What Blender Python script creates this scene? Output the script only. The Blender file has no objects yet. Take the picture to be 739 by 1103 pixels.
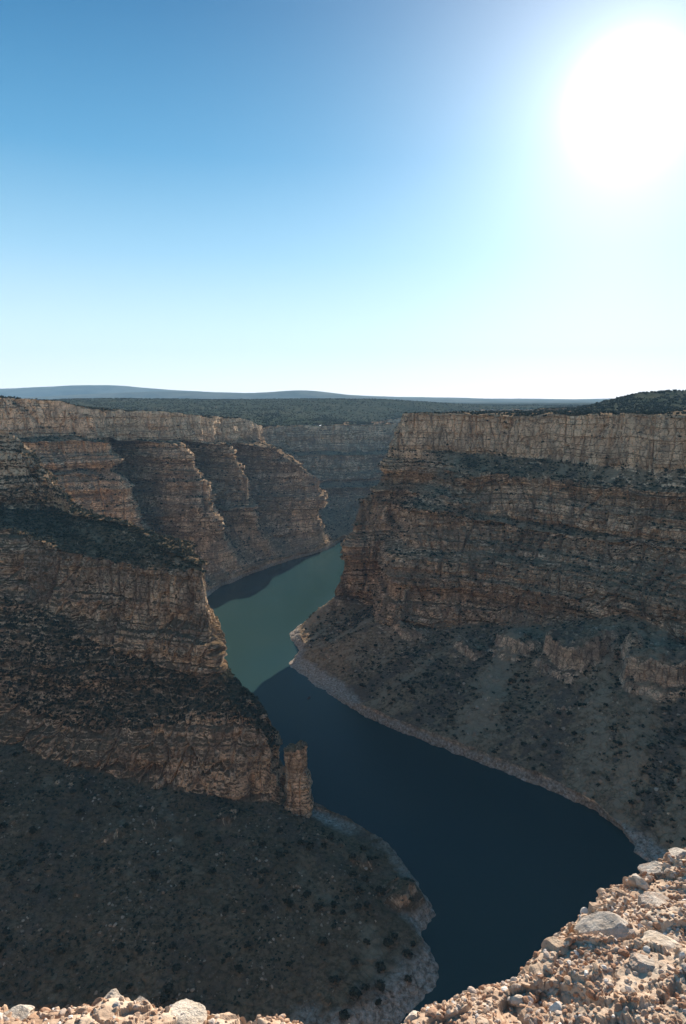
import bpy, bmesh, math, random
import numpy as np
from mathutils import Vector, Matrix
from mathutils.bvhtree import BVHTree

R = math.radians
rng = np.random.default_rng(7)
random.seed(7)
scene = bpy.context.scene
col = scene.collection

# ------------------------------------------------------------------ camera model
F, CX, CY = 700.0, 369.5, 551.5
PITCH = math.atan(120.5/700)
def ray(c, r):
    u = CY-r
    return (c-CX, F*math.cos(PITCH)+u*math.sin(PITCH), -F*math.sin(PITCH)+u*math.cos(PITCH))
def Y(c, r, y):
    """the point at plan distance y in the direction of a view angle"""
    d = ray(c, r); t = y/d[1]
    return (d[0]*t, y, d[2]*t)
def Z(c, r, z=-300.0):
    d = ray(c, r); t = z/d[2]
    return (d[0]*t, d[1]*t, z)
SUN_AZ, SUN_EL = R(22.0), R(21.0)
SUN = Vector((math.sin(SUN_AZ)*math.cos(SUN_EL), math.cos(SUN_AZ)*math.cos(SUN_EL), math.sin(SUN_EL)))

# ------------------------------------------------------------------ noise
_r = np.random.default_rng(11)
PERM = _r.permutation(256).astype(np.int64); PERM = np.concatenate([PERM, PERM, PERM])
GR = _r.normal(size=(256, 3)); GR /= np.linalg.norm(GR, axis=1)[:, None]
def pn(x, y, z):
    x, y, z = np.broadcast_arrays(x, y, z)
    xi = np.floor(x).astype(np.int64); yi = np.floor(y).astype(np.int64); zi = np.floor(z).astype(np.int64)
    xf = x-xi; yf = y-yi; zf = z-zi
    u = xf*xf*xf*(xf*(xf*6-15)+10); v = yf*yf*yf*(yf*(yf*6-15)+10); w = zf*zf*zf*(zf*(zf*6-15)+10)
    xi &= 255; yi &= 255; zi &= 255
    def g(a, b, c):
        h = PERM[PERM[PERM[(xi+a) & 255]+((yi+b) & 255)]+((zi+c) & 255)]
        G = GR[h]
        return G[..., 0]*(xf-a)+G[..., 1]*(yf-b)+G[..., 2]*(zf-c)
    def L(a, b, t): return a+(b-a)*t
    return 1.6*L(L(L(g(0,0,0), g(1,0,0), u), L(g(0,1,0), g(1,1,0), u), v),
             L(L(g(0,0,1), g(1,0,1), u), L(g(0,1,1), g(1,1,1), u), v), w)
def fbm(x, y, z, o=3, gain=.5):
    s = 0; a = 1; n = 0
    for k in range(o):
        s = s+a*pn(x*2**k+17.3*k, y*2**k-9.1*k, z*2**k+5.7*k); n += a; a *= gain
    return s/n
def ridge(x, y, z, o=2):
    s = 0; a = 1; n = 0
    for k in range(o):
        s = s+a*(1-2*np.abs(pn(x*2**k+3.3*k, y*2**k+8.1*k, z*2**k+1.7*k))); n += a; a *= .5
    return s/n
def sstep(a, b, x):
    t = np.clip((x-a)/(b-a), 0, 1); return t*t*(3-2*t)

# ------------------------------------------------------------------ object helpers
def tag(o, label=None, cat=None, group=None, kind=None):
    if label: o['label'] = label
    if cat: o['category'] = cat
    if group: o['group'] = group
    if kind: o['kind'] = kind
    return o
def mesh_np(name, V, Fc, mat, smooth=False, parent=None):
    """V (n,3); Fc (m,k) with constant k"""
    me = bpy.data.meshes.new(name)
    V = np.ascontiguousarray(V, dtype=np.float32); Fc = np.ascontiguousarray(Fc, dtype=np.int32)
    m, k = Fc.shape
    me.vertices.add(len(V)); me.vertices.foreach_set('co', V.ravel())
    me.loops.add(m*k); me.loops.foreach_set('vertex_index', Fc.ravel())
    me.polygons.add(m); me.polygons.foreach_set('loop_start', np.arange(0, m*k, k, dtype=np.int32))
    me.polygons.foreach_set('use_smooth', np.full(m, smooth, dtype=bool))
    me.update(calc_edges=True); me.validate()
    o = bpy.data.objects.new(name, me); col.objects.link(o)
    if mat: me.materials.append(mat)
    if parent: o.parent = parent
    return o
def grid_faces(nv, nu, flip=False):
    i = np.arange((nv-1))[:, None]*nu+np.arange(nu-1)[None, :]
    f = np.stack([i, i+1, i+nu+1, i+nu], -1).reshape(-1, 4)
    return f[:, ::-1] if flip else f

# ------------------------------------------------------------------ materials
class NT:
    def __init__(s, name):
        s.m = bpy.data.materials.new(name); s.m.use_nodes = True
        s.t = s.m.node_tree; s.n = s.t.nodes; s.l = s.t.links
        s.bsdf = s.n['Principled BSDF']; s.out = s.n['Material Output']
    def node(s, typ, **kw):
        n = s.n.new(typ)
        for k, v in kw.items():
            if k.startswith('i_'):
                n.inputs[k[2:].replace('_', ' ')].default_value = v
            else: setattr(n, k, v)
        return n
    def link(s, a, b): s.l.new(a, b)
    def math(s, op, a, b=None, clamp=False):
        n = s.n.new('ShaderNodeMath'); n.operation = op; n.use_clamp = clamp
        for i, x in enumerate((a, b)):
            if x is None: continue
            if isinstance(x, (int, float)): n.inputs[i].default_value = x
            else: s.l.new(x, n.inputs[i])
        return n.outputs[0]
    def mapping(s, src, scale):
        n = s.n.new('ShaderNodeVectorMath'); n.operation = 'MULTIPLY'
        s.l.new(src, n.inputs[0]); n.inputs[1].default_value = scale
        return n.outputs[0]
    def noise(s, vec, scale=1, detail=3, rough=.55, dist=0):
        n = s.n.new('ShaderNodeTexNoise'); n.inputs['Scale'].default_value = scale
        n.inputs['Detail'].default_value = detail; n.inputs['Roughness'].default_value = rough
        n.inputs['Distortion'].default_value = dist
        s.l.new(vec, n.inputs['Vector']); return n.outputs['Fac']
    def ramp(s, fac, stops, interp='LINEAR'):
        n = s.n.new('ShaderNodeValToRGB'); cr = n.color_ramp; cr.interpolation = interp
        while len(cr.elements) < len(stops): cr.elements.new(.5)
        for e, (p, c) in zip(cr.elements, stops):
            e.position = p; e.color = (c[0], c[1], c[2], 1) if not isinstance(c, (int, float)) else (c, c, c, 1)
        s.l.new(fac, n.inputs[0]); return n.outputs[0]
    def mix(s, fac, a, b, mode='MIX'):
        n = s.n.new('ShaderNodeMix'); n.data_type = 'RGBA'; n.blend_type = mode
        for i, x in ((0, fac), (6, a), (7, b)):
            if isinstance(x, (int, float)): n.inputs[i].default_value = x
            elif isinstance(x, tuple): n.inputs[i].default_value = (*x, 1)
            else: s.l.new(x, n.inputs[i])
        return n.outputs[2]
    def bump(s, h, dist, strength=1, prev=None):
        n = s.n.new('ShaderNodeBump'); n.inputs['Distance'].default_value = dist
        n.inputs['Strength'].default_value = strength
        s.l.new(h, n.inputs['Height'])
        if prev is not None: s.l.new(prev, n.inputs['Normal'])
        return n.outputs[0]
    def finish(s, colr, rough=.95, normal=None, spec=0.0):
        s.l.new(colr, s.bsdf.inputs['Base Color']) if not isinstance(colr, tuple) else setattr(s.bsdf.inputs['Base Color'], 'default_value', (*colr, 1))
        s.bsdf.inputs['Roughness'].default_value = rough
        s.bsdf.inputs['Specular IOR Level'].default_value = spec
        if normal is not None: s.l.new(normal, s.bsdf.inputs['Normal'])
        return s.m

def rock_material(name, tint=(1.40, 1.26, 1.06), soil=(.31, .195, .11), ring=True, slope=(.42, .68), mesa=False):
    t = NT(name)
    g = t.node('ShaderNodeNewGeometry')
    P = g.outputs['Position']
    sep = t.node('ShaderNodeSeparateXYZ'); t.link(P, sep.inputs[0])
    wob = t.noise(P, .012, 2)
    zz = t.math('ADD', sep.outputs[2], t.math('MULTIPLY', wob, 14.0))
    cz = t.node('ShaderNodeCombineXYZ'); t.link(t.math('MULTIPLY', zz, .055), cz.inputs[2])
    t.link(t.math('MULTIPLY', sep.outputs[0], .0012), cz.inputs[0]); t.link(t.math('MULTIPLY', sep.outputs[1], .0012), cz.inputs[1])
    band = t.noise(cz.outputs[0], 1.0, 5, .62)
    c = t.ramp(band, [(.30, (.20, .145, .11)), (.40, (.44, .34, .25)), (.46, (.27, .20, .15)), (.53, (.52, .41, .31)), (.60, (.30, .215, .16)), (.70, (.56, .44, .33))])
    blotch = t.noise(t.mapping(P, (.014, .014, .03)), 1, 4, .6, .6)
    c = t.mix(t.ramp(blotch, [(.48, 0), (.70, .6)]), c, (.46, .34, .25))
    c = t.mix(t.ramp(blotch, [(.30, .7), (.46, 0)]), c, (.55, .45, .345))
    streak = t.noise(t.mapping(P, (.10, .10, .022)), 1, 5, .7, .5)
    c = t.mix(t.ramp(streak, [(.50, 0), (.62, .8)]), c, (.13, .095, .075))
    c = t.mix(t.ramp(streak, [(.32, .5), (.44, 0)]), c, (.62, .50, .38))
    big_ = t.noise(t.mapping(P, (.03, .03, .022)), 1, 4, .65, .8)
    c = t.mix(t.ramp(big_, [(.50, 0), (.60, .72)]), c, (.14, .11, .09))
    fine = t.noise(t.mapping(P, (.6, .6, 1.1)), 1, 5, .7)
    c = t.mix(1.0, c, t.ramp(fine, [(.3, .5), (.7, 1.85)]), 'MULTIPLY')
    up = t.node('ShaderNodeMapRange'); up.inputs['From Min'].default_value = -95; up.inputs['From Max'].default_value = -48; t.link(zz, up.inputs['Value'])
    c = t.mix(t.math('MULTIPLY', up.outputs[0], .5), c, t.mix(1.0, (.62, .48, .36), t.ramp(streak, [(.35, 1.08), (.62, .62)]), 'MULTIPLY'))
    if tint != (1, 1, 1): c = t.mix(1.0, c, tint, 'MULTIPLY')
    vor = t.node('ShaderNodeTexVoronoi', feature='DISTANCE_TO_EDGE'); vor.inputs['Scale'].default_value = 1
    wv = t.n.new('ShaderNodeVectorMath'); wv.operation = 'ADD'; t.link(t.mapping(P, (.13, .13, .10)), wv.inputs[0])
    nv_ = t.node('ShaderNodeTexNoise'); nv_.inputs['Scale'].default_value = .09; nv_.inputs['Detail'].default_value = 4; t.link(P, nv_.inputs['Vector'])
    t.link(nv_.outputs['Color'], wv.inputs[1]); t.link(wv.outputs[0], vor.inputs['Vector'])
    joint = t.ramp(vor.outputs['Distance'], [(.0, .35), (.06, 1)])
    c = t.mix(.8, c, joint, 'MULTIPLY')
    # loose soil and scree lies where the ground is flat enough to hold it
    sn = t.node('ShaderNodeSeparateXYZ'); t.link(g.outputs['True Normal'], sn.inputs[0])
    slopev = t.math('ADD', t.math('ABSOLUTE', sn.outputs[2]), t.math('MULTIPLY', t.math('SUBTRACT', t.noise(P, .09, 4), .5), .55))
    mask = t.node('ShaderNodeMapRange', interpolation_type='SMOOTHSTEP'); mask.inputs['From Min'].default_value = slope[0]; mask.inputs['From Max'].default_value = slope[1]
    t.link(slopev, mask.inputs['Value'])
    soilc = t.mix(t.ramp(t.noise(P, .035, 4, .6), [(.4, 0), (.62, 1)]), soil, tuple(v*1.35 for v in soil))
    soilc = t.mix(t.ramp(t.noise(P, .35, 4, .7), [(.45, 0), (.60, .85)]), soilc, tuple(v*q for v, q in zip(soil, (.42, .5, .48))))
    at = t.node('ShaderNodeAttribute', attribute_name='chute')
    soilc = t.mix(t.ramp(at.outputs['Fac'], [(.08, 0), (.34, .7)]), soilc, (.42, .30, .185))
    soilc = t.mix(t.ramp(t.math('MULTIPLY', at.outputs['Fac'], -1.0), [(.05, 0), (.30, .55)]), soilc, (.12, .09, .07))
    soilc = t.mix(t.ramp(t.noise(P, 1.1, 3, .8), [(.62, 0), (.70, .8)]), soilc, (.40, .33, .26))
    c = t.mix(mask.outputs[0], c, soilc)
    if ring:   # bleached strip left by the reservoir
        rz = t.math('ADD', sep.outputs[2], t.math('MULTIPLY', t.noise(P, .06, 4), 5.0))
        rm = t.node('ShaderNodeMapRange'); rm.inputs['From Min'].default_value = -290.5; rm.inputs['From Max'].default_value = -292.5
        t.link(rz, rm.inputs['Value'])
        ringc = t.ramp(t.noise(P, .45, 6, .8), [(.38, (.16, .125, .09)), (.5, (.40, .32, .24)), (.64, (.62, .52, .42))])
        c = t.mix(rm.outputs[0], c, ringc)
    n1 = t.bump(t.noise(t.mapping(P, (.12, .12, .9)), 1, 5, .65), 1.6, .9)
    n1 = t.bump(joint, 1.2, .8, n1)
    n2 = t.bump(t.noise(t.mapping(P, (.9, .9, .9)), 1, 5, .7), .9, .9, n1)
    return t.finish(c, 1.0, n2)

M_wall = rock_material('canyon rock')
M_far = rock_material('far canyon rock', tint=(1.48, 1.34, 1.14))
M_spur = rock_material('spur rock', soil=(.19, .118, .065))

def plateau_mat():
    t = NT('plateau scrubland'); g = t.node('ShaderNodeNewGeometry'); P = g.outputs['Position']
    a = t.noise(P, .006, 5, .6); b = t.noise(P, .06, 5, .7)
    c = t.mix(t.ramp(a, [(.4, 0), (.62, 1)]), (.055, .06, .038), (.095, .088, .058))
    c = t.mix(t.ramp(b, [(.42, 0), (.56, .9)]), c, (.03, .038, .024))
    c = t.mix(t.ramp(t.noise(P, .02, 4, .6), [(.68, 0), (.72, .7)]), c, (.24, .19, .14))
    return t.finish(c, 1.0, t.bump(b, 3.0, .8))
M_plateau = plateau_mat()
def hill_mat():
    t = NT('forested hill'); g = t.node('ShaderNodeNewGeometry'); P = g.outputs['Position']
    c = t.mix(t.ramp(t.noise(P, .0025, 6, .65), [(.4, 0), (.6, 1)]), (.07, .08, .06), (.13, .125, .09))
    return t.finish(c, 1.0)
M_hill = hill_mat()
def juniper_mat():
    t = NT('juniper foliage'); g = t.node('ShaderNodeNewGeometry')
    c = t.ramp(g.outputs['Random Per Island'], [(0, (.022, .026, .015)), (.5, (.036, .038, .023)), (.85, (.060, .056, .036)), (1, (.11, .095, .06))])
    return t.finish(c, 1.0, spec=.05)
M_jun = juniper_mat()
def bark_mat():
    t = NT('juniper bark'); return t.finish((.12, .09, .07), .95)
M_bark = bark_mat()
def water_mat():
    t = NT('silty river water'); g = t.node('ShaderNodeNewGeometry'); P = g.outputs['Position']
    c = t.mix(t.noise(P, .004, 3), (.008, .040, .046), (.030, .052, .040))
    n = t.bump(t.noise(t.mapping(P, (.45, .22, 1)), 1, 6, .7), .22, .8)
    n = t.bump(t.noise(t.mapping(P, (.02, .012, 1)), 1, 3, .5), .5, .2, n)
    m = t.finish(c, .10, n, spec=.10)
    t.link(t.ramp(t.noise(t.mapping(P, (.009, .004, 1)), 1, 4, .6, 1.0), [(.42, .06), (.6, .26)]), t.bsdf.inputs['Roughness'])
    t.bsdf.inputs['IOR'].default_value = 1.333
    return m
M_water = water_mat()

# ------------------------------------------------------------------ loft terrain
def herm(K, tk, t):
    """K (S,...) at parameters tk, cubic Hermite with damped finite-difference tangents"""
    S = len(K); T = np.zeros_like(K)
    for i in range(S):
        a, b = max(i-1, 0), min(i+1, S-1)
        T[i] = (K[b]-K[a])/(tk[b]-tk[a])*.75
    idx = np.clip(np.searchsorted(tk, t, side='right')-1, 0, S-2)
    h = (tk[idx+1]-tk[idx]); s = (t-tk[idx])/h
    sh = (slice(None),)+(None,)*(K.ndim-1); s = s[sh]; h = h[sh]
    return (2*s**3-3*s**2+1)*K[idx]+(s**3-2*s**2+s)*h*T[idx]+(-2*s**3+3*s**2)*K[idx+1]+(s**3-s**2)*h*T[idx+1]

CH = {}
def blur(a, n, ax):
    k = np.ones(2*n+1)/(2*n+1)
    pad = [(0, 0)]*a.ndim; pad[ax] = (n, n)
    ap = np.pad(a, pad, mode='edge')
    cs = np.cumsum(np.insert(ap, 0, 0, axis=ax), axis=ax)
    m = a.shape[ax]
    hi = np.take(cs, np.arange(2*n+1, 2*n+1+m), axis=ax); lo = np.take(cs, np.arange(0, m), axis=ax)
    return (hi-lo)/(2*n+1)

def loft(name, stations, segs, nu, mat, flip, fn=None, big=8.0, seed=0.0, chf=1.0, warp=5.0, gull=1.0, strata=1.0):
    """stations: list of level-point lists; segs: (samples, cliffness) between levels"""
    K = np.array(stations, float)
    S, Lv = K.shape[:2]
    d = np.linalg.norm(np.diff(K, axis=0), axis=2)           # S-1, Lv
    tk = np.concatenate([[0], np.cumsum(d.mean(1))])
    tt = np.linspace(0, tk[-1], 2000)
    C = herm(K, tk, tt).mean(1)
    sp = np.linalg.norm(np.diff(C, axis=0), axis=1)
    dist = np.linalg.norm(C[1:, :2], axis=1)
    vis = np.where(np.abs(C[1:, 0])/np.maximum(C[1:, 1], 1) < .62, 1.0, .25)
    w = np.concatenate([[0], np.cumsum(sp/dist*vis+1e-6)])
    tu = np.interp(np.linspace(0, w[-1], nu), w, tt)
    Q = herm(K, tk, tu)                                       # nu, Lv, 3
    rows = []; cl = []; lev = []; rg = []
    segs = [q if len(q) == 3 else (*q, 1.0) for q in segs]
    for k, (n, cf, rf) in enumerate(segs):
        for j in range(n):
            s = j/n; rows.append(Q[:, k]*(1-s)+Q[:, k+1]*s); cl.append(cf); lev.append(k+s); rg.append(rf)
    rows.append(Q[:, -1]); cl.append(segs[-1][1]); lev.append(Lv-1.0); rg.append(1.0)
    P = np.stack(rows)                                        # nv, nu, 3
    cl = blur(np.array(cl, float), 2, 0)[:, None]*np.ones((1, nu)); lev = np.array(lev)[:, None]*np.ones((1, nu))
    rg = blur(np.array(rg, float), 6, 0)[:, None]*np.ones((1, nu))
    Ps = blur(blur(P, 10, 1), 14, 0)
    du = np.gradient(Ps, axis=1); dv = np.gradient(Ps, axis=0)
    N = np.cross(du, dv); N /= np.linalg.norm(N, axis=2)[..., None]+1e-9
    if flip: N = -N
    H = N.copy(); H[..., 2] = 0; H /= np.linalg.norm(H, axis=2)[..., None]+1e-6
    x, y, z = P[..., 0]+seed, P[..., 1]-seed, P[..., 2]
    # keep the waterline where it is
    shore = sstep(-301, -280, z)
    # cliff: buttresses and joints run vertically, beds horizontally
    zw = z+3.5*fbm(x/90, y/90, z*0+2, 2)
    e = big*1.1*fbm(x/75, y/75, z/300, 2)+big*.6*ridge(x/38, y/38, z/160, 2)-big*.2
    e = e+4.2*fbm(x/14, y/14, z/50, 3)
    cr = np.abs(pn(x/34+5, y/34, z/200)); e = e-7*np.exp(-(cr/.05)**2)*(.4+.6*sstep(-.3, .4, fbm(x/50, y/50, z/50, 2)))
    cr = np.abs(pn(x/13+5, y/13, z/90)); e = e-3.5*np.exp(-(cr/.07)**2)
    cr = np.abs(pn(x/6.0+9, y/6.0, z/26)); e = e-1.7*np.exp(-(cr/.10)**2)
    bedmod = .5+.9*fbm(x/60, y/60, z/40+9, 2)
    st = np.round(3.0*pn(z*0+.5, z*0+.3, zw/17.0)+.25*fbm(x/40, y/40, zw/30, 2))
    stb = np.round(1.6*pn(z*0+7.5, x/500, zw/31.0)+.6*fbm(x/110, y/110, zw/60+3, 2))
    e = e+rg*strata*(4.5*stb+3.0*st*np.clip(bedmod+.5, .2, 1.6)+1.9*pn(z*0+3.1, x/200, zw/3.6)+.9*pn(z*0+1.1, x/80, zw/1.5))
    e = e+.9*fbm(x/2.6, y/2.6, z/2.2, 2)
    arc = np.interp(tu, tt, np.concatenate([[0], np.cumsum(sp)]))[None]*np.ones((P.shape[0], 1))+11*fbm(x/55, y/55, z/40+7, 3)
    chute = fbm(arc/26+seed, lev*.35+3, lev*0, 3)+.75*fbm(x/8, y/8, z/8, 3)
    chute = np.where(lev < 1.3, -.25, chute)*sstep(.6, .1, cl)*chf-.05*(1-chf)      # debris chutes run straight down the slope
    s = gull*(6.5*fbm(arc/38+seed, lev*.3, lev*0, 3)+1.6*fbm(x/16, y/16, z/16, 2))+.9*fbm(x/3.5, y/3.5, z/3.5, 2)+1.3*np.clip(pn(x/5, y/5, z/5)-.35, 0, 1)*4*sstep(.1, .3, fbm(x/30, y/30, z/30, 2))
    D = H*(e*cl)[..., None]+N*((s-gull*.8)*(1-cl)*(.12+.88*shore))[..., None]
    D[..., :2] += (H*((4.5*fbm(x/17, y/17, z*0, 3)+1.8*fbm(x/4, y/4, z*0+2, 2))*(1-shore))[..., None])[..., :2]
    wz = warp*fbm(x/45, y/45, z*0+4, 3)*shore
    D[..., 2] += wz
    P = P+D
    if fn: P = fn(P, N, H, lev, tu, tk)
    o = mesh_np(name, P.reshape(-1, 3), grid_faces(P.shape[0], nu, flip), mat)
    at = o.data.attributes.new('chute', 'FLOAT', 'POINT'); at.data.foreach_set('value', np.ascontiguousarray(chute.ravel(), dtype=np.float32))
    tag(o, kind='structure')
    CH[id(P)] = chute
    return o, P, cl, lev, Q

def off(pt, dx, dy, dz=0): return (pt[0]+dx, pt[1]+dy, pt[2]+dz)

# ---- right wall: rim back, rim, foot1, ledge, foot2, ledge, foot3, bank, shore, under
def rst(L0, L1, L2, L3, L4, L5, L6, L7, back=(30, 25)):
    u = (L7[0]*2-L6[0], L7[1]*2-L6[1], -306)
    return [off(L0, back[0]*1.5, back[1]*1.5, 1.0), L0, L1, L2, L3, L4, L5, L6, L7, u]
right = [
 rst((760,2300,-25),(755,2302,-65),(742,2308,-80),(732,2314,-135),(725,2318,-146),(700,2330,-250),(625,2375,-292),(620,2378,-300), back=(30,-5)),
 rst((500,1650,-22),(495,1652,-62),(482,1658,-77),(472,1664,-132),(466,1668,-143),(440,1680,-252),(368,1720,-292),(364,1723,-300), back=(30,-8)),
 rst((390,1280,-18),(386,1283,-60),(374,1291,-75),(365,1298,-130),(360,1302,-140),(338,1318,-255),(270,1362,-292),(266,1365,-300), back=(25,-15)),
 rst((290,1040,-18),(287,1044,-60),(279,1054,-75),(272,1062,-130),(268,1067,-140),(250,1088,-255),(205,1145,-292),(202,1149,-300), back=(10,-28)),
 rst(Y(446,446,905),Y(434,482,905),Y(430,490,908),Y(420,528,912),Y(408,536,914),Y(380,645,915),(-10,930,-292),(-12,934,-300), back=(30,-8)),
 rst(Y(434,446,866),Y(420,483,860),Y(417,492,856),Y(405,530,852),Y(390,537,848),Y(358,645,835),Y(322,677,812),Z(313,682), back=(35,5)),
 rst(Y(452,446,852),Y(448,487,850),Y(450,497,852),Y(438,532,862),Y(430,541,858),Y(396,652,838),Y(328,694,752),Z(322,700), back=(25,20)),
 rst(Y(500,446,832),Y(500,487,826),Y(503,503,778),Y(466,535,765),Y(459,545,758),Y(405,672,722),Y(320,712,712),Z(312,717), back=(22,28)),
 rst(Y(530,446,812),Y(528,488,806),Y(528,508,768),Y(505,550,756),Y(498,556,748),Y(455,678,706),Y(356,744,637),Z(345,741), back=(22,28)),
 rst(Y(560,446,792),Y(560,491,786),Y(558,513,754),Y(545,560,742),Y(540,566,733),Y(515,676,690),Y(405,765,579),Z(400,775), back=(22,28)),
 rst(Y(640,446,732),Y(640,500,724),Y(640,520,700),Y(635,575,687),Y(632,582,680),Y(612,672,640),Y(592,838,467),Z(600,855), back=(24,26)),
 rst(Y(690,446,692),Y(690,503,685),Y(690,525,664),Y(688,580,650),Y(686,588,644),Y(680,660,602),Y(652,872,428),Z(657,884), back=(24,26)),
 rst(Y(739,446,655),Y(739,506,648),Y(739,530,630),Y(739,585,616),Y(739,593,610),Y(745,690,560),Y(687,912,395),Z(693,925), back=(26,22)),
 rst((470,480,-14),(465,478,-68),(448,472,-89),(438,468,-137),(432,465,-146),(395,450,-212),(233,325,-292),(228,322,-300), back=(30,10)),
 rst((560,80,-10),(552,80,-68),(536,80,-89),(524,80,-137),(518,80,-146),(470,80,-212),(320,80,-292),(314,80,-300), back=(30,0)),
]
def outcrops(lst):
    """rock blocks that stand out of the talus: (col, row, width m, height m), found on the surface in that direction"""
    def fn(P, N, H, lev, tu, tk):
        for (c, r, wd, ht) in lst:
            d = ray(c, r); yy = np.maximum(P[..., 1], 1)
            err = (P[..., 0]/yy-d[0]/d[1])**2+(P[..., 2]/yy-d[2]/d[1])**2+np.where(P[..., 1] < 100, 9, 0)
            ij = np.unravel_index(np.argmin(err), err.shape)
            q = P[ij].copy(); hh = H[ij]
            tx = np.array((-hh[1], hh[0], 0))
            a = (P-q)@tx+4*fbm(P[..., 0]/12, P[..., 1]/12, P[..., 0]*0, 2)
            cc = (P-q)@hh+4.5*fbm(P[..., 0]/11+3, P[..., 1]/11, P[..., 0]*0, 3)+2.5*np.exp(-(np.abs(pn(P[..., 0]/8, P[..., 1]/8, P[..., 0]*0))/.1)**2)
            cc = cc+(a/wd)**2*ht*.9
            m = sstep(wd*.5+4, wd*.5-4, np.abs(a))*(.75*sstep(4, 0, cc)+.25*sstep(14, 9, cc))*sstep(-2.6*ht, -ht*.3, cc)
            P = P.copy(); P[..., 2] += ht*m*(1+.12*fbm(P[..., 0]/8, P[..., 1]/8, P[..., 0]*0, 2))*(P[..., 1] > 100)
        return P
    return fn
oR, PR, clR, levR, QR = loft('canyon_wall_right', right,
  [(4, 0), (70, 1, .3), (14, .25), (88, 1, 1.1), (12, .25), (124, .95, 1.15), (190, 0), (26, 0), (4, 0)], 1150, M_wall, True,
  fn=outcrops([(603,722,50,24),(715,742,62,22),(548,700,44,13),(500,704,30,8),(668,712,26,9),(440,690,34,9)]), big=7.0, seed=3.0, gull=.8, chf=.95)

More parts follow.
